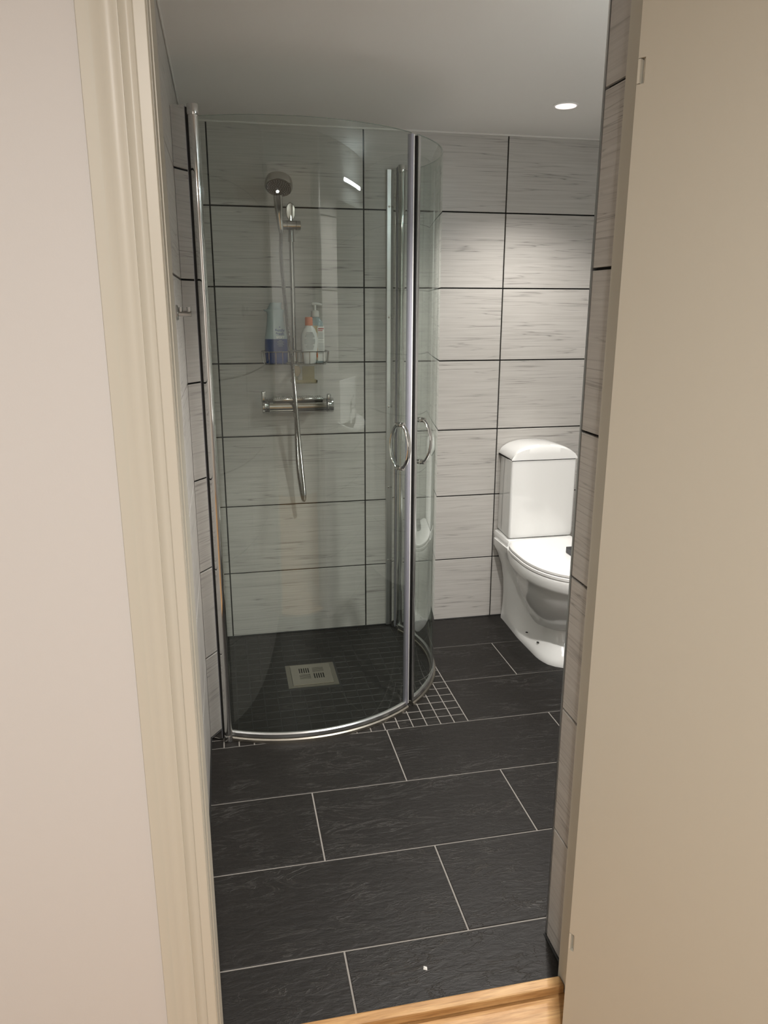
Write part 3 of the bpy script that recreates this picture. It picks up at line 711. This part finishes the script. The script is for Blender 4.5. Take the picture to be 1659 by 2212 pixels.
bowl.loft([foot(.0, .110, .118, .112, -.590), foot(.012, .110, .118, .112, -.590), foot(.030, .108, .112, .104, -.580), foot(.050, .106, .092, .088, -.562), foot(.080, .104, .074, .074, -.53), foot(.13, .103, .066, .066, -.50),
           foot(.20, .106, .064, .066, -.47), foot(.27, .118, .070, .080, -.46), foot(.33, .140, .10, .11, -.46), foot(.365, .158, .15, .14, -.46), foot(.398, .160, .16, .15, -.46)])
bo = bowl.out('bowl', M['porcelain'], tl, True)
B().box((TX-.155, -.200, .385), (TX+.155, -.012, .433), ch=.012).out('tank_shelf', M['porcelain'], tl, True)
for y, hx, hz in ((-.33, -.101, .0515), (-.435, -.0945, .0515)): B().lathe([(.0055, 0), (.0055, .001)], 12, T((TX+hx, y, hz)), 1, 1.2).out('bolt_hole', M['dark'], bo)
# seat ring and lid
def ring_(z, g):
    p = []
    for j in range(52):
        t = 2*PI*j/52; c, s__ = math.cos(t), math.sin(t); e = 4.2 if s__ > 0 else 2.1
        p.append(Vector((TX+(.188-g)*math.copysign(abs(c)**(2/e), c), -.420+((.222-g*.3) if s__ > 0 else (.282-g))*math.copysign(abs(s__)**(2/e), s__), z)))
    return p
B().loft([ring_(.405, .004), ring_(.408, 0), ring_(.417, 0), ring_(.420, .003)]).out('seat', M['seat'], tl, True)
B().loft([ring_(.4215, .006), ring_(.4235, .002), ring_(.432, .0025), ring_(.4365, .007), ring_(.4385, .02), ring_(.4395, .06), ring_(.440, .12)]).out('lid', M['seat'], tl, True)
for s_ in (-1, 1): B().tube([(TX+s_*.078, -.206, .404), (TX+s_*.078, -.206, .4215)], .010, 16).out('lid_hinge', M['seat'], tl, True)
# black box on the lid
tag(B().box((.762, -.520, .4405), (.885, -.425, .4660), ch=.002).out('storage_case', M['blackplastic']), 'small flat black case lying on the closed toilet lid', 'case')

# ------------------------------------------------------------------ ceiling downlights
def downlight(x, y, label, cz=CEIL):
    d = thing('downlight', (x, y, cz), label, 'ceiling light')
    B().lathe([(.0435, -.0005), (.0435, -.003), (.040, -.0045), (.0365, -.0035), (.0365, .0)], 40, T((x, y, cz))).out('trim_ring', M['ceiling'], d, True)
    B().lathe([(.0355, -.0038), (.0355, -.0060), (.034, -.0066), (.001, -.0068)], 36, T((x, y, cz))).out('diffuser', M['bulb'], d, True, 'glowing diffuser')
    return d
downlight(.622, -.487, 'small round recessed downlight in the ceiling above the toilet')
downlight(.21, -1.47, 'small round recessed downlight in the ceiling in front of the washbasin')
downlight(-.63, -3.78, 'small round recessed downlight in the hall ceiling behind the viewer', 2.14)

# ------------------------------------------------------------------ washbasin, mirror, light bar on the wall beside the door
wbn = thing('washbasin', (.40, YF, .8), 'white wall hung washbasin beside the doorway, seen reflected in the glass', 'washbasin')
def dsh(z, w, d_, yb_=YF+.002, n=30):
    p = []
    for j in range(n+1):
        a = PI*j/n; p.append(Vector((.56+w*math.cos(a), yb_+d_*math.sin(a)**.8, z)))
    return p
B().loft([dsh(.78, .10, .16), dsh(.82, .17, .27), dsh(.88, .225, .36), dsh(.905, .235, .375), dsh(.915, .233, .372), dsh(.913, .205, .335), dsh(.88, .18, .29), dsh(.84, .10, .20)]).out('bowl', M['porcelain'], wbn, True)
B().box((.37, YF+.001, .90), (.75, YF+.03, 1.10), ch=.008).out('upstand', M['porcelain'], wbn, True)
tp = thing('basin_tap', (.56, YF+.08, .915), 'chrome basin mixer tap on the washbasin', 'tap')
B().tube([(.56, YF+.085, .90), (.56, YF+.085, 1.0)], .02, 20).out('body', M['chrome'], tp, True)
B().tube([(.56, YF+.085, .975), (.56, YF+.20, .985)], .011, 16).out('spout', M['chrome'], tp, True)
B().tube([(.56, YF+.085, 1.004), (.56, YF+.16, 1.03)], .008, 14).out('lever', M['chrome'], tp, True)
mr = thing('wall_mirror', (.45, YF, 1.5), 'frameless wall mirror above the washbasin', 'mirror')
B().box((.36, YF+.001, 1.14), (.98, YF+.006, 1.86), ch=.001).out('mirror_pane', M['mirror'], mr)
lb_ = thing('mirror_light', (.59, YF, 1.935), 'glowing light bar mounted above the mirror', 'light bar')
B().box((.49, YF+.001, 1.935), (.91, YF+.03, 1.955), ch=.003).out('back_plate', M['alu'], lb_)
B().tube([(.50, YF+.044, 1.945), (.90, YF+.044, 1.945)], .008, 20).out('light_tube', M['bar'], lb_, True, 'glowing cool white tube')

# white chip on the floor
tag(mesh('paint_chip', [(-.219, -1.880, .0), (-.211, -1.884, .0), (-.209, -1.875, .0), (-.216, -1.871, .0), (-.215, -1.879, .004), (-.211, -1.877, .003)],
         [(0, 1, 4), (1, 5, 4), (1, 2, 5), (2, 3, 5), (3, 4, 5), (3, 0, 4), (3, 2, 1, 0)], M['gum']), 'tiny white chip lying on the dark floor tile near the threshold', 'debris')
